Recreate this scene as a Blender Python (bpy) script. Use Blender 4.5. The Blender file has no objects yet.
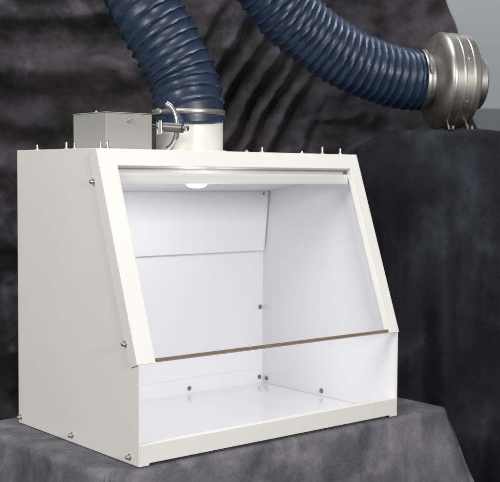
import bpy, bmesh, math, random
from mathutils import Vector, Matrix, noise
random.seed(4)
S = bpy.context.scene
COL = S.collection
V = Vector
# ------------------------------------------------------------------ camera
CAM = V((-0.9571, -1.4216, 0.4684))
RV = V((0.76792, -0.64051, 0.00686)); UV = V((0.03304, 0.05030, 0.99819)); FV = V((0.63969, 0.76630, -0.05979))
FPX = 1075.1
cd = bpy.data.cameras.new('camera'); cam = bpy.data.objects.new('camera', cd); COL.objects.link(cam)
m = Matrix((RV, UV, -FV)).transposed().to_4x4(); m.translation = CAM
cam.matrix_world = m
cd.sensor_width = 36; cd.lens = FPX / 500 * 36; cd.clip_start = 0.05; cd.clip_end = 60
cd.dof.use_dof = True; cd.dof.focus_distance = 1.85; cd.dof.aperture_fstop = 10
S.camera = cam
# ------------------------------------------------------------------ world and lamps
w = bpy.data.worlds.new('World'); S.world = w; w.use_nodes = True
w.node_tree.nodes['Background'].inputs[0].default_value = (0.93, 0.955, 1.0, 1)
w.node_tree.nodes['Background'].inputs[1].default_value = 0.34

def area(name, loc, target, power, size, color=(1, 1, 1), sy=None):
    l = bpy.data.lights.new(name, 'AREA'); l.energy = power; l.size = size; l.color = color
    if sy: l.shape = 'RECTANGLE'; l.size_y = sy
    o = bpy.data.objects.new(name, l); COL.objects.link(o)
    o.location = loc; o.rotation_euler = (V(target) - V(loc)).to_track_quat('-Z', 'Y').to_euler()
    return o
area('key_lamp', (-0.25, -2.45, 0.95), (0.25, 0.1, 0.2), 46, 0.60, (1.0, 0.97, 0.925))
area('ceiling_lamp', (0.35, 0.35, 2.3), (0.75, 0.95, 0.5), 29, 0.8, (0.93, 0.96, 1.0))
area('side_fill', (-2.3, -0.6, 1.5), (0.0, 0.2, 0.25), 42, 0.8, (1.0, 0.985, 0.94))  # added fill from the left, lifts the hood's side panel
area('wall_fill', (2.7, 1.0, 2.4), (2.9, 2.6, 1.0), 42, 0.6, (0.92, 0.98, 1.0))  # unseen light added to brighten the far wall
S.view_settings.view_transform = 'Standard'; S.view_settings.look = 'None'
S.view_settings.exposure = 0.0; S.view_settings.gamma = 1

def at(px, py, dist):
    return CAM + (FV * FPX + RV * (px - 250) + UV * (241 - py)) * (dist / FPX)

# ------------------------------------------------------------------ materials
def mat(name, color, rough=0.5, metal=0.0, bump=0.0, bscale=200, var=0.0, vscale=6, spec=0.5, rvar=0.0, coat=0.0, streak=None):
    M = bpy.data.materials.new(name); M.use_nodes = True
    nt = M.node_tree; b = nt.nodes['Principled BSDF']
    b.inputs['Base Color'].default_value = (*color, 1); b.inputs['Roughness'].default_value = rough
    b.inputs['Metallic'].default_value = metal; b.inputs['Specular IOR Level'].default_value = spec
    b.inputs['Coat Weight'].default_value = coat
    tc = nt.nodes.new('ShaderNodeTexCoord'); vec = tc.outputs['Object']
    if streak:
        mp = nt.nodes.new('ShaderNodeMapping'); mp.inputs['Scale'].default_value = streak
        nt.links.new(vec, mp.inputs[0]); vec = mp.outputs[0]
    if bump:
        n = nt.nodes.new('ShaderNodeTexNoise'); n.inputs['Scale'].default_value = bscale; n.inputs['Detail'].default_value = 3
        nt.links.new(vec, n.inputs['Vector'])
        bp = nt.nodes.new('ShaderNodeBump'); bp.inputs['Strength'].default_value = bump; bp.inputs['Distance'].default_value = 0.001
        nt.links.new(n.outputs[0], bp.inputs['Height']); nt.links.new(bp.outputs[0], b.inputs['Normal'])
    if var or rvar:
        n = nt.nodes.new('ShaderNodeTexNoise'); n.inputs['Scale'].default_value = vscale; n.inputs['Detail'].default_value = 5
        nt.links.new(vec, n.inputs['Vector'])
        if var:
            r = nt.nodes.new('ShaderNodeMixRGB')
            r.inputs[1].default_value = (*[c * (1 - var) for c in color], 1); r.inputs[2].default_value = (*[min(1, c * (1 + var)) for c in color], 1)
            nt.links.new(n.outputs[0], r.inputs[0]); nt.links.new(r.outputs[0], b.inputs['Base Color'])
        if rvar:
            mr = nt.nodes.new('ShaderNodeMapRange'); mr.inputs[1].default_value = 0.3; mr.inputs[2].default_value = 0.7
            mr.inputs[3].default_value = max(0.02, rough - rvar); mr.inputs[4].default_value = rough + rvar
            nt.links.new(n.outputs[0], mr.inputs[0]); nt.links.new(mr.outputs[0], b.inputs['Roughness'])
    return M

def muslin(name, dark, light, pale, sc=3.0, lo=0.42, hi=0.66):
    M = bpy.data.materials.new(name); M.use_nodes = True
    nt = M.node_tree; b = nt.nodes['Principled BSDF']; N = nt.nodes.new; L = nt.links.new
    b.inputs['Roughness'].default_value = 0.92; b.inputs['Specular IOR Level'].default_value = 0.15
    b.inputs['Sheen Weight'].default_value = 0.04
    tc = N('ShaderNodeTexCoord')
    n1 = N('ShaderNodeTexNoise'); n1.inputs['Scale'].default_value = sc; n1.inputs['Detail'].default_value = 9; n1.inputs['Roughness'].default_value = 0.64
    n1.inputs['Distortion'].default_value = 0.35
    n2 = N('ShaderNodeTexNoise'); n2.inputs['Scale'].default_value = sc * 1.9; n2.inputs['Detail'].default_value = 8; n2.inputs['Roughness'].default_value = 0.6
    n3 = N('ShaderNodeTexNoise'); n3.inputs['Scale'].default_value = 330; n3.inputs['Detail'].default_value = 4; n3.inputs['Roughness'].default_value = 0.7
    for n in (n1, n2, n3): L(tc.outputs['Object'], n.inputs['Vector'])
    r1 = N('ShaderNodeMapRange'); r1.inputs[1].default_value = lo; r1.inputs[2].default_value = hi; r1.interpolation_type = 'SMOOTHSTEP'
    r2 = N('ShaderNodeMapRange'); r2.inputs[1].default_value = 0.48; r2.inputs[2].default_value = 0.80; r2.interpolation_type = 'SMOOTHSTEP'
    L(n1.outputs[0], r1.inputs[0]); L(n2.outputs[0], r2.inputs[0])
    m1 = N('ShaderNodeMixRGB'); m1.inputs[1].default_value = (*dark, 1); m1.inputs[2].default_value = (*light, 1)
    m2 = N('ShaderNodeMixRGB'); m2.inputs[2].default_value = (*pale, 1)
    L(r1.outputs[0], m1.inputs[0]); L(m1.outputs[0], m2.inputs[1]); L(r2.outputs[0], m2.inputs[0])
    m3 = N('ShaderNodeMixRGB'); m3.blend_type = 'MULTIPLY'; m3.inputs[0].default_value = 0.60
    L(m2.outputs[0], m3.inputs[1]); L(n3.outputs[0], m3.inputs[2]); L(m3.outputs[0], b.inputs['Base Color'])
    n4 = N('ShaderNodeTexNoise'); n4.inputs['Scale'].default_value = 11; n4.inputs['Detail'].default_value = 5; n4.inputs['Distortion'].default_value = 0.3
    L(tc.outputs['Object'], n4.inputs['Vector'])
    bp = N('ShaderNodeBump'); bp.inputs['Strength'].default_value = 0.5; bp.inputs['Distance'].default_value = 0.006
    L(n4.outputs[0], bp.inputs['Height'])
    bp2 = N('ShaderNodeBump'); bp2.inputs['Strength'].default_value = 0.5; bp2.inputs['Distance'].default_value = 0.0015
    L(n3.outputs[0], bp2.inputs['Height']); L(bp.outputs[0], bp2.inputs['Normal']); L(bp2.outputs[0], b.inputs['Normal'])
    return M

MW = mat('white_powder_coat', (0.80, 0.786, 0.748), 0.42, bump=0.12, bscale=900, var=0.012, vscale=9, rvar=0.10)
MIN = mat('white_interior_laminate', (0.80, 0.80, 0.82), 0.36, bump=0.05, bscale=500, var=0.01, vscale=4)
MFL = mat('white_glossy_floor', (0.84, 0.84, 0.85), 0.16, var=0.01, vscale=4)
MGREY = mat('grey_enamel', (0.33, 0.33, 0.305), 0.45, bump=0.12, bscale=800, var=0.02, vscale=5)
MST = mat('steel_screw', (0.55, 0.53, 0.49), 0.28, 1.0, var=0.25, vscale=300)
MSD = mat('dull_screw', (0.25, 0.24, 0.22), 0.42, 1.0, var=0.25, vscale=300)
MCH = mat('bright_chrome', (0.62, 0.62, 0.62), 0.18, 1.0, rvar=0.06, vscale=60)
MNI = mat('dull_nickel', (0.17, 0.165, 0.155), 0.45, 1.0, var=0.15, vscale=90)
MGAL = mat('galvanised_steel', (0.42, 0.40, 0.37), 0.44, 1.0, bump=0.08, bscale=60, var=0.12, vscale=18, rvar=0.10)
MBR = mat('amber_acrylic_edge', (0.19, 0.14, 0.09), 0.35, var=0.2, vscale=30)
MDK = mat('dark_gasket', (0.03, 0.03, 0.035), 0.6)
MPVC = mat('white_pvc', (0.80, 0.79, 0.73), 0.36, var=0.015, vscale=8)
MWALL = mat('painted_wall', (0.50, 0.54, 0.54), 0.85, bump=0.15, bscale=150, var=0.03, vscale=1.5)
MWAIN = mat('wainscot_paint', (0.22, 0.245, 0.265), 0.7, var=0.06, vscale=3)
MFLR = mat('carpet', (0.08, 0.08, 0.085), 0.95, bump=0.6, bscale=400, var=0.3, vscale=60)
MBACK = muslin('charcoal_muslin', (0.022, 0.021, 0.022), (0.068, 0.062, 0.066), (0.150, 0.138, 0.152), 4.0, 0.34, 0.66)
MSHELF = muslin('blue_black_muslin', (0.012, 0.012, 0.017), (0.030, 0.031, 0.043), (0.068, 0.070, 0.093), 4.0, 0.40, 0.70)
MTAB = muslin('slate_muslin', (0.100, 0.104, 0.128), (0.235, 0.230, 0.262), (0.37, 0.355, 0.375), 9.0, 0.30, 0.66)

def hose_material():
    M = mat('navy_vinyl', (0.0100, 0.0235, 0.056), 0.40, bump=0.5, bscale=70, var=0.25, vscale=25, rvar=0.08, spec=0.55)
    return M
MHOSE = hose_material()

def glass_material():
    M = bpy.data.materials.new('clear_acrylic'); M.use_nodes = True
    nt = M.node_tree; nt.nodes.clear(); N = nt.nodes.new; L = nt.links.new
    out = N('ShaderNodeOutputMaterial'); mx = N('ShaderNodeMixShader'); fr = N('ShaderNodeFresnel'); 
    ge = N('ShaderNodeNewGeometry'); ma = N('ShaderNodeMath'); ma.operation = 'MULTIPLY_ADD'      # same fresnel entering and leaving the pane
    ma.inputs[1].default_value = 1 / 1.40 - 1.40; ma.inputs[2].default_value = 1.40
    L(ge.outputs['Backfacing'], ma.inputs[0]); L(ma.outputs[0], fr.inputs[0])
    t = N('ShaderNodeBsdfTransparent'); t.inputs[0].default_value = (0.975, 0.975, 0.982, 1)
    g = N('ShaderNodeBsdfGlossy'); g.inputs['Roughness'].default_value = 0.03
    L(fr.outputs[0], mx.inputs[0]); L(t.outputs[0], mx.inputs[1]); L(g.outputs[0], mx.inputs[2]); L(mx.outputs[0], out.inputs[0])
    return M
MGL = glass_material()
MLAMP = bpy.data.materials.new('lit_lens'); MLAMP.use_nodes = True
_b = MLAMP.node_tree.nodes['Principled BSDF']; _b.inputs['Base Color'].default_value = (0.9, 0.9, 0.9, 1)
_b.inputs['Emission Color'].default_value = (1, 0.98, 0.96, 1); _b.inputs['Emission Strength'].default_value = 14

# ------------------------------------------------------------------ helpers
def obj(name, bm, material, parent=None, smooth=False, bevel=0.0, seg=2, angle=35):
    me = bpy.data.meshes.new(name)
    bmesh.ops.recalc_face_normals(bm, faces=bm.faces)
    bm.to_mesh(me); bm.free()
    me.materials.append(material)
    if smooth:
        for p in me.polygons: p.use_smooth = True
        me.set_sharp_from_angle(angle=math.radians(angle))
    o = bpy.data.objects.new(name, me); COL.objects.link(o)
    if parent: o.parent = parent
    if bevel:
        md = o.modifiers.new('bevel', 'BEVEL'); md.width = bevel; md.segments = seg; md.limit_method = 'ANGLE'
        md.harden_normals = False
    return o

def thing(name, label, cat, loc=(0, 0, 0)):
    o = bpy.data.objects.new(name, None); COL.objects.link(o); o.location = loc
    o.empty_display_size = 0.05
    o['label'] = label; o['category'] = cat
    return o

def setp(o, **k):
    for a, v in k.items(): o[a] = v
    return o

def box(bm, x0, x1, y0, y1, z0, z1):
    vs = [bm.verts.new((x, y, z)) for x in (x0, x1) for y in (y0, y1) for z in (z0, z1)]
    for f in ((0, 1, 3, 2), (4, 6, 7, 5), (0, 4, 5, 1), (2, 3, 7, 6), (0, 2, 6, 4), (1, 5, 7, 3)):
        bm.faces.new([vs[i] for i in f])

def prism(bm, pts, ext):
    """closed polygon of 3D points extruded by vector ext"""
    ext = V(ext); a = [bm.verts.new(p) for p in pts]; b = [bm.verts.new(V(p) + ext) for p in pts]
    bm.faces.new(a); bm.faces.new(b[::-1])
    n = len(pts)
    for i in range(n): bm.faces.new((a[i], b[i], b[(i + 1) % n], a[(i + 1) % n]))

def frame_of(d):
    d = V(d).normalized(); u = d.cross(V((0, 0, 1)))
    if u.length < 1e-3: u = d.cross(V((0, 1, 0)))
    u.normalize(); return d, u, d.cross(u).normalized()

def lathe(bm, org, axis, prof, n=32, closed_ends=True):
    """prof: list of (distance along axis, radius)"""
    d, u, v = frame_of(axis); org = V(org); rings = []
    for a, r in prof:
        if r < 1e-6: rings.append([bm.verts.new(org + d * a)])
        else: rings.append([bm.verts.new(org + d * a + (u * math.cos(2 * math.pi * k / n) + v * math.sin(2 * math.pi * k / n)) * r) for k in range(n)])
    for A, B in zip(rings, rings[1:]):
        for k in range(n):
            k2 = (k + 1) % n
            if len(A) == 1: bm.faces.new((A[0], B[k], B[k2]))
            elif len(B) == 1: bm.faces.new((A[k], B[0], A[k2]))
            else: bm.faces.new((A[k], B[k], B[k2], A[k2]))
    if closed_ends:
        for R_ in (rings[0], rings[-1]):
            if len(R_) > 1: bm.faces.new(R_)

def tube(bm, pts, r, n=12, flat=1.0):
    pts = [V(p) for p in pts]; rings = []; prev = None
    for i, p in enumerate(pts):
        t = (pts[min(i + 1, len(pts) - 1)] - pts[max(i - 1, 0)]).normalized()
        if prev is None: _, u, _ = frame_of(t)
        else: u = (prev - t * prev.dot(t)).normalized()
        prev = u; v = t.cross(u)
        rings.append([bm.verts.new(p + (u * math.cos(2 * math.pi * k / n) * flat + v * math.sin(2 * math.pi * k / n)) * r) for k in range(n)])
    for A, B in zip(rings, rings[1:]):
        for k in range(n): bm.faces.new((A[k], B[k], B[(k + 1) % n], A[(k + 1) % n]))
    bm.faces.new(rings[0]); bm.faces.new(rings[-1])

def spline(P, step=0.004):
    """Catmull-Rom resampled at an even step"""
    P = [V(p) for p in P]; P = [P[0] * 2 - P[1]] + P + [P[-1] * 2 - P[-2]]
    fine = []
    for i in range(1, len(P) - 2):
        p0, p1, p2, p3 = P[i - 1:i + 3]
        for k in range(60):
            t = k / 60
            fine.append(0.5 * ((2 * p1) + (p2 - p0) * t + (2 * p0 - 5 * p1 + 4 * p2 - p3) * t * t + (3 * p1 - p0 - 3 * p2 + p3) * t ** 3))
    fine.append(P[-2])
    out = [fine[0]]; acc = 0
    for a, b in zip(fine, fine[1:]):
        d = (b - a).length
        while acc + d >= step:
            k = (step - acc) / d; a = a.lerp(b, k); out.append(a.copy()); d = (b - a).length; acc = 0
        acc += d
    return out

def sstep(a, b, x):
    t = max(0.0, min(1.0, (x - a) / (b - a))); return t * t * (3 - 2 * t)

def fbm(x, y, z=0.0, o=4):
    s = 0; a = 1.0; f = 1.0
    for _ in range(o):
        s += a * noise.noise(V((x * f, y * f, z))); a *= 0.5; f *= 2.1
    return s

def crease(x, y, z):
    """sharp meandering crease lines, 0..1"""
    a = 1 - abs(noise.noise(V((x, y, z)))) * 2.2
    b = 1 - abs(noise.noise(V((x * 1.9 + 5, y * 1.9, z + 3)))) * 2.2
    return max(0, a) ** 4 + 0.5 * max(0, b) ** 5

# ------------------------------------------------------------------ the room
FH = V((FV.x, FV.y, 0)).normalized(); RH = V((FH.y, -FH.x, 0))
def room(u, d, z):                      # u to the right, d away, z up
    p = CAM + RH * u + FH * d; return V((p.x, p.y, z))
bm = bmesh.new()
prism(bm, [room(-4, 4.0, -0.75), room(4, 4.0, -0.75), room(4, 4.0, 3), room(-4, 4.0, 3)], FH * 0.1)
setp(obj('wall', bm, MWALL), kind='structure')
bm = bmesh.new()
prism(bm, [room(-4, 3.96, -0.75), room(4, 3.96, -0.75), room(4, 3.96, 0.725), room(-4, 3.96, 0.725)], FH * 0.037)
setp(obj('wainscot', bm, MWAIN, bevel=0.006), kind='structure')
bm = bmesh.new()
prism(bm, [room(-6, -3, -0.80), room(6, -3, -0.80), room(6, 5, -0.80), room(-6, 5, -0.80)], (0, 0, 0.05))
setp(obj('floor', bm, MFLR), kind='structure')

# ------------------------------------------------------------------ backdrop cloth
def ridge(x, lo, pk, hi):
    """asymmetrical fold: rises lo->pk, drops pk->hi"""
    return sstep(lo, pk, x) * (1 - sstep(pk, hi, x))

def backdrop_disp(X, Yp):
    """X, Yp: cloth coordinates in units of 2.74 mm (X right of -250, Yp down from the hanging rail)"""
    d = 0.0
    # long swags at the left, sagging in the middle
    sag = 9 * math.sin(math.pi * max(0, min(1, (X + 40) / 190))) + 3 * fbm(X / 70, Yp / 90, 3.1)
    ys = Yp - sag
    wl = 1 - sstep(115, 205, X)
    for lo, pk, hi, a in ((-95, -62, -44, .040), (-55, -22, -2, .044), (-14, 12, 27, .040), (34, 64, 92, .048), (88, 116, 138, .028), (128, 165, 190, .024), (190, 240, 270, .02)):
        d += wl * a * ridge(ys, lo, pk, hi)
    # diagonal pulled folds between the two hose runs
    wm = sstep(180, 225, X) * (1 - sstep(275, 345, X)) * (1 - sstep(150, 260, Yp))
    q = (X - 225) * 0.86 + (Yp - 147) * 0.51 + 5 * fbm(X / 60, Yp / 60, 8.8)
    for c, a, wd in ((-78, .03, 12), (-52, .045, 13), (-31, .045, 12), (-10, .05, 13), (10, .04, 11), (30, .036, 13), (54, .03, 16), (84, .026, 20)):
        k = (q - c) / wd
        d += 1.1 * wm * a * sstep(-1, 0.55, k) * (1 - sstep(0.40, 1.0, k))
    # vertical hang to the right and below
    wr = sstep(300, 420, X) + (1 - sstep(300, 420, X)) * sstep(200, 300, Yp)
    xx = X + 6 * fbm(X / 200, Yp / 160, 5.2)
    d += wr * (0.022 * math.sin(xx / 13.0) + 0.014 * math.sin(xx / 7.3 + 1.1))
    d += 0.006 * crease(X / 110, Yp / 90, 2.2) + 0.0015 * crease(X / 55, Yp / 60, 7.7) + 0.018 * fbm(X / 55, Yp / 50, 1.0, 3) + 0.003 * fbm(X / 20, Yp / 20, 4.0, 2)
    return d

def cloth_sheet(name, material, x0, x1, y0, y1, nx, ny, dist, dispf, edge=None, K=0.00274):
    bm = bmesh.new(); g = []
    for j in range(ny + 1):
        row = []
        for i in range(nx + 1):
            Yp = y0 + (y1 - y0) * j / ny
            xr = x1 + (edge(Yp) if edge else 0)
            X = x0 + (xr - x0) * i / nx
            row.append(bm.verts.new(room((X - 250) * K, dist - dispf(X, Yp), 0.468 + (176 - Yp) * K)))
        g.append(row)
    for j in range(ny):
        for i in range(nx): bm.faces.new((g[j][i], g[j + 1][i], g[j + 1][i + 1], g[j][i + 1]))
    o = obj(name, bm, material, smooth=True, angle=80)
    md = o.modifiers.new('thickness', 'SOLIDIFY'); md.thickness = 0.0015; md.offset = -1
    return o
def right_edge(y): return sstep(-10, 45, y) * 12 + 30 * sstep(60, 160, y) + 3 * math.sin(y / 17)
bk = cloth_sheet('backdrop_cloth', MBACK, -170, 441, -260, 610, 560, 560, 2.95, backdrop_disp, right_edge)
setp(bk, label='mottled charcoal muslin backdrop hanging in swags and folds behind the white hood', category='backdrop')

# ------------------------------------------------------------------ draped shelf under the fan
SH_Z = at(455, 133, 2.42).z
def draped(name, material, corners, ztop, zbot, flare, foldamp, nfold, seed, topnoise=0.002, gdep=0.25, rad=0.014, nper=420, ndrop=60, ntop=40):
    """cloth over a rectangular top: corners counter-clockwise (2D), hangs on all sides"""
    cs = [V((c[0], c[1])) for c in corners]; cen = sum(cs, V((0, 0))) / 4
    # rounded outline
    per = []
    L = [(cs[(i + 1) % 4] - cs[i]).length for i in range(4)]
    tot = sum(L)
    for i in range(4):
        n = max(8, int(nper * L[i] / tot)); a, b = cs[i], cs[(i + 1) % 4]; t = (b - a).normalized(); nrm = V((t.y, -t.x))
        for k in range(n):
            s = (k + 0.5) / n * L[i]
            p = a + t * s
            # inset near corners for a rounded plan
            e = min(s, L[i] - s); c = max(0, 1 - e / 0.03); p -= nrm * (0.009 * c * c)
            ce = max(0, 1 - e / 0.16)
            per.append((p, nrm, s, e, ce, i))
    bm = bmesh.new(); n = len(per)
    # smooth normals near the corners
    nr = []
    for k in range(n):
        acc = V((0, 0)); 
        for q in range(-9, 10): acc += per[(k + q) % n][1]
        nr.append(acc.normalized())
    rings = []
    cz = bm.verts.new((cen.x, cen.y, ztop))
    for j in range(1, ntop + 1):
        f = j / ntop; f = 1 - (1 - f) ** 1.6
        ring = []
        for k in range(n):
            p = cen + (per[k][0] - nr[k] * rad - cen) * f
            z = ztop + topnoise * fbm(p.x * 9, p.y * 9, seed, 3) * min(1, j / 4) + (topnoise * 0.35 * crease(p.x * 4, p.y * 4, seed) if topnoise > .003 else 0)
            ring.append(bm.verts.new((p.x, p.y, z)))
        rings.append(ring)
    for j in range(1, 7):
        a = j / 6 * math.pi / 2; ring = []
        for k in range(n):
            p = per[k][0] - nr[k] * (rad * (1 - math.sin(a)))
            zz = topnoise * fbm(p.x * 9, p.y * 9, seed, 3) * (1 - j / 6)
            ring.append(bm.verts.new((p.x, p.y, ztop - rad * (1 - math.cos(a)) + zz)))
        rings.append(ring)
    H = ztop - rad - zbot
    for j in range(1, ndrop + 1):
        h = (j / ndrop) ** 1.2; ring = []; dz = h * H
        for k in range(n):
            p, nn, s, e, ce, side = per[k]
            g = min(1, dz / gdep)
            fold = foldamp * g * (math.sin(s * nfold + side * 1.7 + 1.4 * fbm(s * 3, dz * 1.5, seed + side)) + 0.5 * math.sin(s * nfold * 2.3 + 2 + fbm(s * 5, dz, seed)))
            corner = flare * 1.6 * g * (ce ** 1.5) * math.sin(min(1, ce) * math.pi * 0.5)
            off = flare * g ** 0.8 * (0.35 + 0.9 * dz / max(0.3, H)) + fold + corner + 0.006 * g * fbm(p.x * 12 + p.y * 12, dz * 7, seed + 9, 3) + 0.010 * g * crease(s * 4.5 + dz * 2.0 + side * 3.3, dz * 2.6 - s, seed + 4)
            q = p + nr[k] * off
            ring.append(bm.verts.new((q.x, q.y, ztop - rad - dz)))
        rings.append(ring)
    for k in range(n): bm.faces.new((cz, rings[0][k], rings[0][(k + 1) % n]))
    for A, B in zip(rings, rings[1:]):
        for k in range(n): bm.faces.new((A[k], B[k], B[(k + 1) % n], A[(k + 1) % n]))
    o = obj(name, bm, material, smooth=True, angle=80)
    return o
c0 = room((352 - 250) * 0.00217, 2.33, 0); c1 = room(0.86, 2.33, 0); c2 = room(0.86, 2.72, 0); c3 = room((352 - 250) * 0.00217, 2.72, 0)
sc = draped('shelf_cloth', MSHELF, [(c0.x, c0.y), (c1.x, c1.y), (c2.x, c2.y), (c3.x, c3.y)], SH_Z, -0.74, 0.035, 0.019, 40, 2.0, topnoise=0.010)
for v in sc.data.vertices:
    u = (v.co - CAM).dot(RH); k = sstep(0.33, 0.20, u) if False else 1 - sstep(0.20, 0.34, u)
    v.co.z -= 0.045 * k * max(0, 1 - (SH_Z - v.co.z) / 0.5)
setp(sc, label='blue-black muslin cloth falling in long vertical folds from the shelf beneath the fan', category='shelf cloth')

# ------------------------------------------------------------------ table with cloth
tc_ = draped('tablecloth', MTAB, [(-0.068, -0.010), (0.760, -0.010), (0.758, 0.46), (-0.080, 0.46)], -0.0015, -0.74, 0.026, 0.010, 30, 5.0, topnoise=0.0006, gdep=0.16, rad=0.012, nper=520)
setp(tc_, label='mottled slate grey cloth covering the low table that the white hood stands on', category='tablecloth')

# ------------------------------------------------------------------ the hood
W, D, H, SS, H1, H2 = 0.610, 0.4065, 0.5144, 0.1233, 0.1661, 0.035
T = 0.0025
hood = thing('fume_hood', 'white bench-top fume hood with sloping clear front and lit interior on the draped table', 'fume hood')
ET = V((0, SS, H - H1)); LS = ET.length; ET.normalize(); EN = V((0, -ET.z, ET.y))
def sl(x, t, n=0.0): return V((x, 0, H1)) + ET * t + EN * n
def side_poly(x, g=0.0025):
    return [(x, 0, 0), (x, D, 0), (x, D, H), (x, SS + g, H), (x, g * 0.4, H1 - g * 0.4), (x, 0, H1 - g)]
bm = bmesh.new(); prism(bm, side_poly(0), (T, 0, 0)); obj('side_panel', bm, MW, hood, bevel=0.0008)
bm = bmesh.new(); prism(bm, side_poly(W - T), (T, 0, 0)); obj('side_panel', bm, MW, hood, bevel=0.0008)
bm = bmesh.new(); box(bm, T + .0002, W - T - .0002, D - 0.0022, D - .0002, 0.0002, H - 0.0022); obj('back_panel', bm, MIN, hood)
bm = bmesh.new(); box(bm, T + .0002, W - T - .0002, SS + .003, D - .0002, H - 0.0021, H - 0.0002); obj('top_panel', bm, MW, hood, bevel=0.0005)
bm = bmesh.new(); box(bm, T + .0002, W - T - .0002, 0.0024, D - 0.0024, 0.0036, 0.0056); obj('floor_panel', bm, MFL, hood)
# inner liner
bm = bmesh.new()
prism(bm, [(W - T - .0014, .003, .006), (W - T - .0014, D - .0025, .006), (W - T - .0014, D - .0025, H - .003), (W - T - .0014, SS + .006, H - .003), (W - T - .0014, .003, H1 - .001)], (.0012, 0, 0))
obj('side_liner', bm, MIN, hood)
bm = bmesh.new()
prism(bm, [(T + .0002, .003, .006), (T + .0002, D - .0025, .006), (T + .0002, D - .0025, H - .003), (T + .0002, SS + .006, H - .003), (T + .0002, .003, H1 - .001)], (.0012, 0, 0))
obj('side_liner', bm, MIN, hood)
# front rail with corner feet and an inward lip
bm = bmesh.new()
x0, x1 = T + .0003, W - T - .0003
prism(bm, [(x0, 0, 0), (0.020, 0, 0), (0.021, 0, 0.0035), (W - 0.021, 0, 0.0035), (W - 0.020, 0, 0), (x1, 0, 0), (x1, 0, H2), (x0, 0, H2)], (0, 0.002, 0))
box(bm, x0, x1, 0.0021, 0.014, H2 - 0.002, H2 - 0.0001)
obj('front_rail', bm, MW, hood, bevel=0.0006)
# rear baffle: lower plate, upper tilted plate
XB = W - T - .0016
bm = bmesh.new(); box(bm, 0.028, 0.582, D - 0.0036, D - 0.0024, 0.039, 0.3005)
obj('baffle_plate', bm, MIN, hood, bevel=0.0005)
bm = bmesh.new()
prism(bm, [(T + .004, 0.3965, 0.3045), (T + .004, 0.3985, 0.3050), (T + .004, 0.3845, 0.4390), (T + .004, 0.3825, 0.4370)], (XB - T - .0075, 0, 0))
obj('baffle_plate', bm, MIN, hood)
# sloping ceiling panel with the lamp
CY0, CZ0, CY1, CZ1 = 0.3800, 0.4375, 0.1445, 0.4755
CYM = 0.30; CZM = 0.452
bm = bmesh.new()
prism(bm, [(T + .002, CY0, CZ0), (T + .002, CY1, CZ1), (T + .002, CY1, CZ1 + .002), (T + .002, CY0, CZ0 + .002)], (XB - T - .0025, 0, 0))
obj('ceiling_panel', bm, MIN, hood)
CN = V((0, -(CZ1 - CZ0), -(CY0 - CY1))).normalized()      # downward normal of the ceiling
LP = V((0.2600, 0.160, 0.4720))
_k = FV * FPX + RV * (196.5 - 250) + UV * (241 - 185); LP.x = (CAM + _k * ((LP.y - CAM.y) / _k.y)).x
DN = V((0, 0, -1))
bm = bmesh.new(); lathe(bm, LP, DN, [(-.001, .026), (.004, .026), (.005, .0215), (.0165, .0215), (.0175, .0205), (.0175, .0185)], 48, False)
lamp = obj('puck_light', bm, MW, hood, smooth=True)
bm = bmesh.new(); lathe(bm, LP, DN, [(.0165, 0), (.0165, .0192), (.0195, .0188), (.0225, .0160), (.0245, .0105), (.0252, 0)], 48, False)
obj('lens', bm, MLAMP, lamp, smooth=True)
l = bpy.data.lights.new('puck_lamp_light', 'AREA'); l.shape = 'DISK'; l.size = 0.03; l.energy = 0.22; l.color = (0.97, 0.975, 1.0)
lo = bpy.data.objects.new('puck_lamp_light', l); COL.objects.link(lo); lo.location = LP + DN * 0.0275; lo.rotation_euler = DN.to_track_quat('-Z', 'Y').to_euler()
l = bpy.data.lights.new('puck_glow_light', 'POINT'); l.shadow_soft_size = 0.010; l.energy = 0.46; l.color = (0.97, 0.975, 1.0)
lo = bpy.data.objects.new('puck_glow_light', l); COL.objects.link(lo); lo.location = LP + DN * 0.040
# light baffle strip behind the glass
bm = bmesh.new(); box(bm, T + .002, XB - .0005, 0.1205, 0.1225, 0.4545, 0.4738); box(bm, T + .002, XB - .0005, 0.1226, 0.131, 0.4545, 0.4560)
obj('light_baffle', bm, MW, hood, bevel=0.0005)
bm = bmesh.new(); box(bm, T + .002, XB - .0005, 0.1400, 0.1420, 0.4700, H - .0025)
obj('header_plate', bm, MIN, hood)

# door frame: U-shaped plate with side flanges and inner lips
frame = bmesh.new()
XI0, XI1, TI = 0.033, 0.5855, 0.339
pl = [(-0.0030, 0.0), (XI0, 0.0), (XI0, TI), (XI1, TI), (XI1, 0.0), (W + 0.0030, 0.0), (W + 0.0030, LS), (-0.0030, LS)]
prism(frame, [sl(x, t, 0.0) for x, t in pl], EN * -0.002)
for xa, xb in ((XI0 - .0015, XI0 - .0001), (XI1 + .0001, XI1 + .0015)):
    prism(frame, [sl(xa, 0.001, -.0021), sl(xb, 0.001, -.0021), sl(xb, TI, -.0021), sl(xa, TI, -.0021)], EN * -0.010)
prism(frame, [sl(XI0, TI + .0001, -.0021), sl(XI1, TI + .0001, -.0021), sl(XI1, TI + .0015, -.0021), sl(XI0, TI + .0015, -.0021)], EN * -0.010)
obj_frame = obj('door_frame', frame, MW, hood, bevel=0.0007)
def flange(xa, dx):
    bm = bmesh.new(); wd = 0.0255; r = 0.007
    P = [(0.000, -.0021), (LS, -.0021), (LS - 0.008, -wd)]
    for k in range(7):
        a = math.pi / 2 * k / 6; P.append((r + 0.0 - r * math.sin(a), -wd + r - r * math.cos(a)))
    prism(bm, [sl(xa, t, n) for t, n in P], (dx, 0, 0)); return bm
obj('flange', flange(-0.0030, 0.0024), MW, obj_frame, bevel=0.0005)
obj('flange', flange(W + 0.0006, 0.0024), MW, obj_frame, bevel=0.0005)
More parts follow.
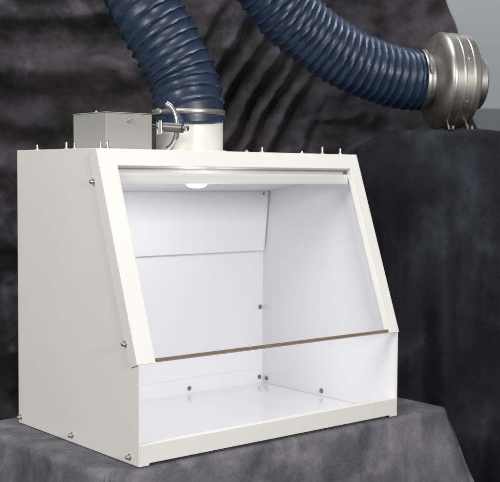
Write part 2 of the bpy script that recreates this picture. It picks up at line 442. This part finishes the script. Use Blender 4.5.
# sash
bm = bmesh.new()
prism(bm, [sl(XI0 - .014, 0.0085, -.0125), sl(XI1 + .014, 0.0085, -.0125), sl(XI1 + .014, TI + .01, -.0125), sl(XI0 - .014, TI + .01, -.0125)], EN * -0.0035)
sash = obj('sash_window', bm, MGL, hood)
bm = bmesh.new()
prism(bm, [sl(XI0 + .0003, 0.0030, -.0010), sl(XI1 - .0003, 0.0030, -.0010), sl(XI1 - .0003, 0.0078, -.0010), sl(XI0 + .0003, 0.0078, -.0010)], EN * -0.0155)
obj('sash_edge', bm, MBR, hood, bevel=0.0006)

# fasteners
def screw(p, d, parent=hood, r=0.0042, ln=0.0055, material=MST):
    bm = bmesh.new(); p = V(p); d = V(d).normalized()
    lathe(bm, p + d * .0002, d, [(0, r * 1.25), (.0010, r * 1.25), (.0011, r * .95), (ln * .55, r * .95), (ln * .85, r * .78), (ln, r * .45), (ln, 0)], 18)
    return obj('screw', bm, material, parent, smooth=True)
def stud(p, d, h, r=0.0024, parent=hood):
    bm = bmesh.new(); p = V(p); d = V(d).normalized()
    lathe(bm, p, d, [(0, r * 2.1), (.0022, r * 2.1), (.0023, r), (h * .9, r), (h, r * .6), (h, 0)], 12)
    return obj('stud', bm, MST, parent, smooth=True)
for y, z in ((0.132, 0.458), (0.035, 0.196)): screw((-0.0030, y, z), (-1, 0, 0), ln=.007, r=.0042)
for y, z in ((0.397, 0.012), (0.209, 0.013), (0.026, 0.012)): screw((0, y, z), (-1, 0, 0), ln=.008, r=.0040)
for x, z in ((0.401, 0.0165), (0.597, 0.019), (0.598, 0.177)): screw((x, D - .0022, z), (0, -1, 0), r=.0040, ln=.004, material=MSD)
screw((0.588, 0.3855, 0.4310), (0, -1, -.1), r=.0034, ln=.003, material=MSD)
for y, z in ((0.389, 0.017), (0.211, 0.0165)): screw((W - T - .0014, y, z), (-1, 0, 0), r=.0040, ln=.004, material=MSD)
for x in (0.372, 0.528): screw((x, 0.1400, 0.4865), (0, -1, 0), r=.0032, ln=.006)
for x, y, h in ((0.014, 0.355, .010), (0.014, 0.250, .013), (0.022, 0.235, .011), (0.013, 0.136, .010), (0.030, 0.140, .015),
                (0.345, 0.150, .005), (0.375, 0.140, .010), (0.478, 0.140, .0055), (0.533, 0.140, .0155), (0.580, 0.137, .012)):
    stud((x, y, H - .0002), (0, 0, 1), h)

# grey junction box on the roof
GX0, GX1, GY0, GY1, GZ1 = 0.052, 0.149, 0.180, 0.290, 0.5795
bm = bmesh.new(); box(bm, GX0, GX1, GY0, GY1, H, GZ1 - .0016)
jb = obj('junction_box', bm, MGREY, hood, bevel=0.0012)
bm = bmesh.new(); box(bm, GX0 - .0008, GX1 + .0008, GY0 - .0008, GY1 + .0008, GZ1 - .0014, GZ1)
obj('lid', bm, MGREY, jb, bevel=0.0005)
p = V((0.099, GY0, 0.566)); screw(p, (0, -1, 0), jb, r=.0036, ln=.006)
screw((GX0 + .012, GY0 + .05, GZ1), (0, 0, 1), jb, r=.003, ln=.004)

# exhaust collar on the roof
CX, CY = 0.2735, 0.2350
bm = bmesh.new(); lathe(bm, (CX, CY, H - .0001), (0, 0, 1), [(0, .0705), (.003, .0705), (.0035, .0640), (.0575, .0640), (.0585, .0605), (.092, .0600), (.092, .056), (.004, .056)], 72, False)
obj('exhaust_collar', bm, MPVC, hood, smooth=True, angle=30)
# clamp handle between box and collar
hd = 1.955
bm = bmesh.new()
tube(bm, spline([at(166.5, 104, hd), at(171.5, 107.5, hd - .004), at(175.5, 115, hd - .008), at(177, 126, hd - .010), at(176, 137, hd - .008), at(172.5, 145, hd - .004), at(167.5, 149.5, hd)], .002), 0.0056, 14, 0.7)
clampp = obj('lever_handle', bm, MCH, hood, smooth=True, angle=60)
bm = bmesh.new()
a, b = at(152.0, 126.0, hd - .006), at(187, 128.6, hd - .026); ax = (b - a); LL = ax.length
lathe(bm, a, ax, [(0, .0035), (.010, .0035), (.0101, .0062), (.017, .0062), (.0171, .0050), (.024, .0050), (.0241, .0086), (LL - .008, .0086), (LL - .0079, .0050), (LL - .001, .0048), (LL, .003), (LL, 0)], 24)
obj('clamp_bolt', bm, MNI, clampp, smooth=True)
bm = bmesh.new(); q = at(160, 127, hd - .016)
prism(bm, [q - RV * .006 - UV * .014 - FV * .004, q + RV * .004 - UV * .013 - FV * .004, q + RV * .004 + UV * .012 - FV * .004, q - RV * .002 + UV * .013 - FV * .004], FV * .012)
obj('clamp_block', bm, MST, clampp, bevel=.0015)
bm = bmesh.new(); q = at(186, 128.55, hd - .026)
lathe(bm, q, ax, [(0, .0058), (.004, .0058), (.0045, .004), (.0045, 0)], 6)
obj('nut', bm, MCH, clampp, smooth=False)

# ------------------------------------------------------------------ inline fan
FAX = V((0.879, -0.475, -0.012)).normalized()
FO = at(426.5, 80.5, 2.41)
fan = thing('inline_duct_fan', 'round silver metal inline duct fan resting on the dark cloth at upper right', 'duct fan', (FO.x, FO.y, SH_Z))
FM = Matrix.Translation(-V(fan.location))
def fobj(name, bm, material, parent=None, **k):
    bm.transform(FM); return obj(name, bm, material, parent or fan, **k)
bm = bmesh.new()
lathe(bm, FO, FAX, [(0.000, .0605), (.003, .0645), (.007, .074), (.013, .090), (.018, .1005), (.0215, .1050), (.0245, .1072), (.0275, .1084), (.0300, .1084), (.0315, .1068),
      (.047, .1064), (.0485, .1074), (.052, .1074), (.0535, .1060), (.070, .1056), (.0715, .1066), (.075, .1066), (.0765, .1050), (.086, .1035), (.091, .0985), (.0945, .0900), (.098, .078), (.101, .068), (.103, .0595)], 96, False)
housing = fobj('housing', bm, MGAL, smooth=True, angle=28)
bm = bmesh.new(); lathe(bm, FO, FAX, [(-.05, .0590), (-.05, .0605), (.003, .0605), (.003, .0590), (-.05, .0590)], 72, False); fobj('inlet_collar', bm, MGAL, smooth=True)
bm = bmesh.new(); lathe(bm, FO, FAX, [(.100, .0598), (.121, .0598), (.1225, .0614), (.124, .0598), (.124, .0570), (.100, .0570)], 72, False); fobj('outlet_collar', bm, MGAL, smooth=True)
bm = bmesh.new(); lathe(bm, FO, FAX, [(.098, 0), (.098, .018), (.104, .018), (.106, .010), (.106, 0)], 32)
d_, u_, v_ = frame_of(FAX)
for k in range(10):
    a = 2 * math.pi * k / 10; e1 = u_ * math.cos(a) + v_ * math.sin(a); e2 = u_ * math.cos(a + .35) + v_ * math.sin(a + .35)
    prism(bm, [FO + FAX * .100 + e1 * .015, FO + FAX * .100 + e1 * .056, FO + FAX * .092 + e2 * .056, FO + FAX * .092 + e2 * .015], FAX * .0012)
fobj('impeller', bm, MDK)
for ang, a in ((-0.55, .060), (0.35, .060), (1.2, .058), (-1.5, .060), (2.2, .058), (-2.4, .06)):
    dirr = (-FV * math.cos(ang) + V((0, 0, 1)) * math.sin(ang)); dirr = (dirr - FAX * dirr.dot(FAX)).normalized()
    bm = bmesh.new(); lathe(bm, FO + FAX * a + dirr * .1058, dirr, [(0, .0030), (.0012, .0028), (.0020, .0014), (.0022, 0)], 12)
    fobj('rivet', bm, MCH, housing, smooth=True)
# bent mounting feet under the housing
for k, (al, side) in enumerate(((.030, -1), (.074, -1), (.074, 1))):
    base = FO + FAX * al; sd = (V((0, 0, 1)).cross(FAX)).normalized() * side
    if sd.dot(-FV) * (-side) < 0: sd = -sd
    A = base + sd * .050 + V((0, 0, -.092)); B = V((base.x, base.y, SH_Z + .010)) + sd * .062; Cc = V((base.x, base.y, SH_Z + .004)) + sd * .066; E_ = Cc + sd * .020 + V((0, 0, .001)); G = E_ + V((0, 0, .009))
    bm = bmesh.new(); tube(bm, spline([A, B, Cc, E_, G], .003), .0026, 8)
    fobj('foot', bm, MST, smooth=True)

# ------------------------------------------------------------------ flexible duct
def hose_mesh(P, r0, pitchf, amp, n=72):
    pts = spline(P, 0.0016); bm = bmesh.new(); rings = []; prev = None; phase = 0.0; total = len(pts)
    for i, p in enumerate(pts):
        t = (pts[min(i + 3, total - 1)] - pts[max(i - 3, 0)]).normalized()
        if prev is None: _, u, _ = frame_of(t)
        else: u = (prev - t * prev.dot(t)).normalized()
        prev = u; v = t.cross(u)
        phase += 0.0016 / pitchf(i / total)
        ring = []
        for k in range(n):
            th = 2 * math.pi * k / n
            ph = (phase - k / n) % 1.0
            c = abs(ph - 0.5) * 2                       # 1 at rib, 0 mid-way
            rib = math.exp(-((1 - c) / 0.17) ** 2)
            sag = -0.35 * math.cos((ph - 0.5) * math.pi) ** 2
            wr = 0.0011 * noise.noise(V((math.cos(th) * 3, math.sin(th) * 3, i * 0.09))) * (1 - rib) + 0.0015 * noise.noise(V((math.cos(th) * 1.2, math.sin(th) * 1.2, i * 0.012)))
            r = r0 + amp * (rib + sag) + wr
            ring.append(bm.verts.new(p + (u * math.cos(th) + v * math.sin(th)) * r))
        rings.append(ring)
    for A, B in zip(rings, rings[1:]):
        for k in range(n): bm.faces.new((A[k], B[k], B[(k + 1) % n], A[(k + 1) % n]))
    return bm
Z0 = H + 0.058
fan_in = FO + FAX * -.004
path = [V((CX, CY, Z0)), V((CX - .001, CY, Z0 + .022)), at(183, 78, 2.06), at(165, 42, 2.06), at(144.5, 6, 2.06), at(128, -38, 2.08), at(122, -88, 2.11), at(142, -135, 2.15), at(190, -150, 2.19),
        at(222, -105, 2.21), at(245, -50, 2.23), at(274, -2, 2.26), at(308, 32, 2.30), at(350, 60, 2.34), at(391, 75.5, 2.38), fan_in - FAX * .03, fan_in]
duct = thing('flexible_duct', 'dark blue ribbed flexible duct looping from the hood collar over to the metal fan', 'duct hose', (CX, CY, Z0))
DM = Matrix.Translation(-V(duct.location))
bm = hose_mesh(path, 0.0650, lambda s: 0.0215 if s < 0.45 else (0.0215 - (s - 0.45) / 0.15 * 0.0037 if s < 0.6 else 0.0178), 0.0041)
bm.transform(DM); obj('hose', bm, MHOSE, duct, smooth=True, angle=75)
def band_clamp(c, ax, r, wd, sdir):
    bm = bmesh.new(); lathe(bm, V(c) - V(ax).normalized() * wd / 2, ax, [(0, r), (0, r + .0016), (.0008, r + .0022), (wd - .0008, r + .0022), (wd, r + .0016), (wd, r), (0, r)], 72, False)
    bm.transform(DM); cl = obj('band_clamp', bm, MGAL, duct, smooth=True, angle=40)
    d = V(sdir); d = (d - V(ax) * d.dot(V(ax))).normalized(); q = V(c) + d * (r + .006); tt = V(ax).cross(d).normalized()
    bm = bmesh.new(); lathe(bm, q - tt * .011, tt, [(0, .0045), (.004, .0045), (.0041, .0058), (.018, .0058), (.0181, .0035), (.024, .0035), (.024, 0)], 14)
    bm.transform(DM); obj('worm_screw', bm, MST, cl, smooth=True)
band_clamp((CX, CY, Z0 + 0.0165), V((0, 0, 1)), .0655, .0095, V((-.9, 0.1, 0)))
band_clamp(fan_in - FAX * .010, FAX, .0655, .0110, -FV + V((0, 0, .25)))
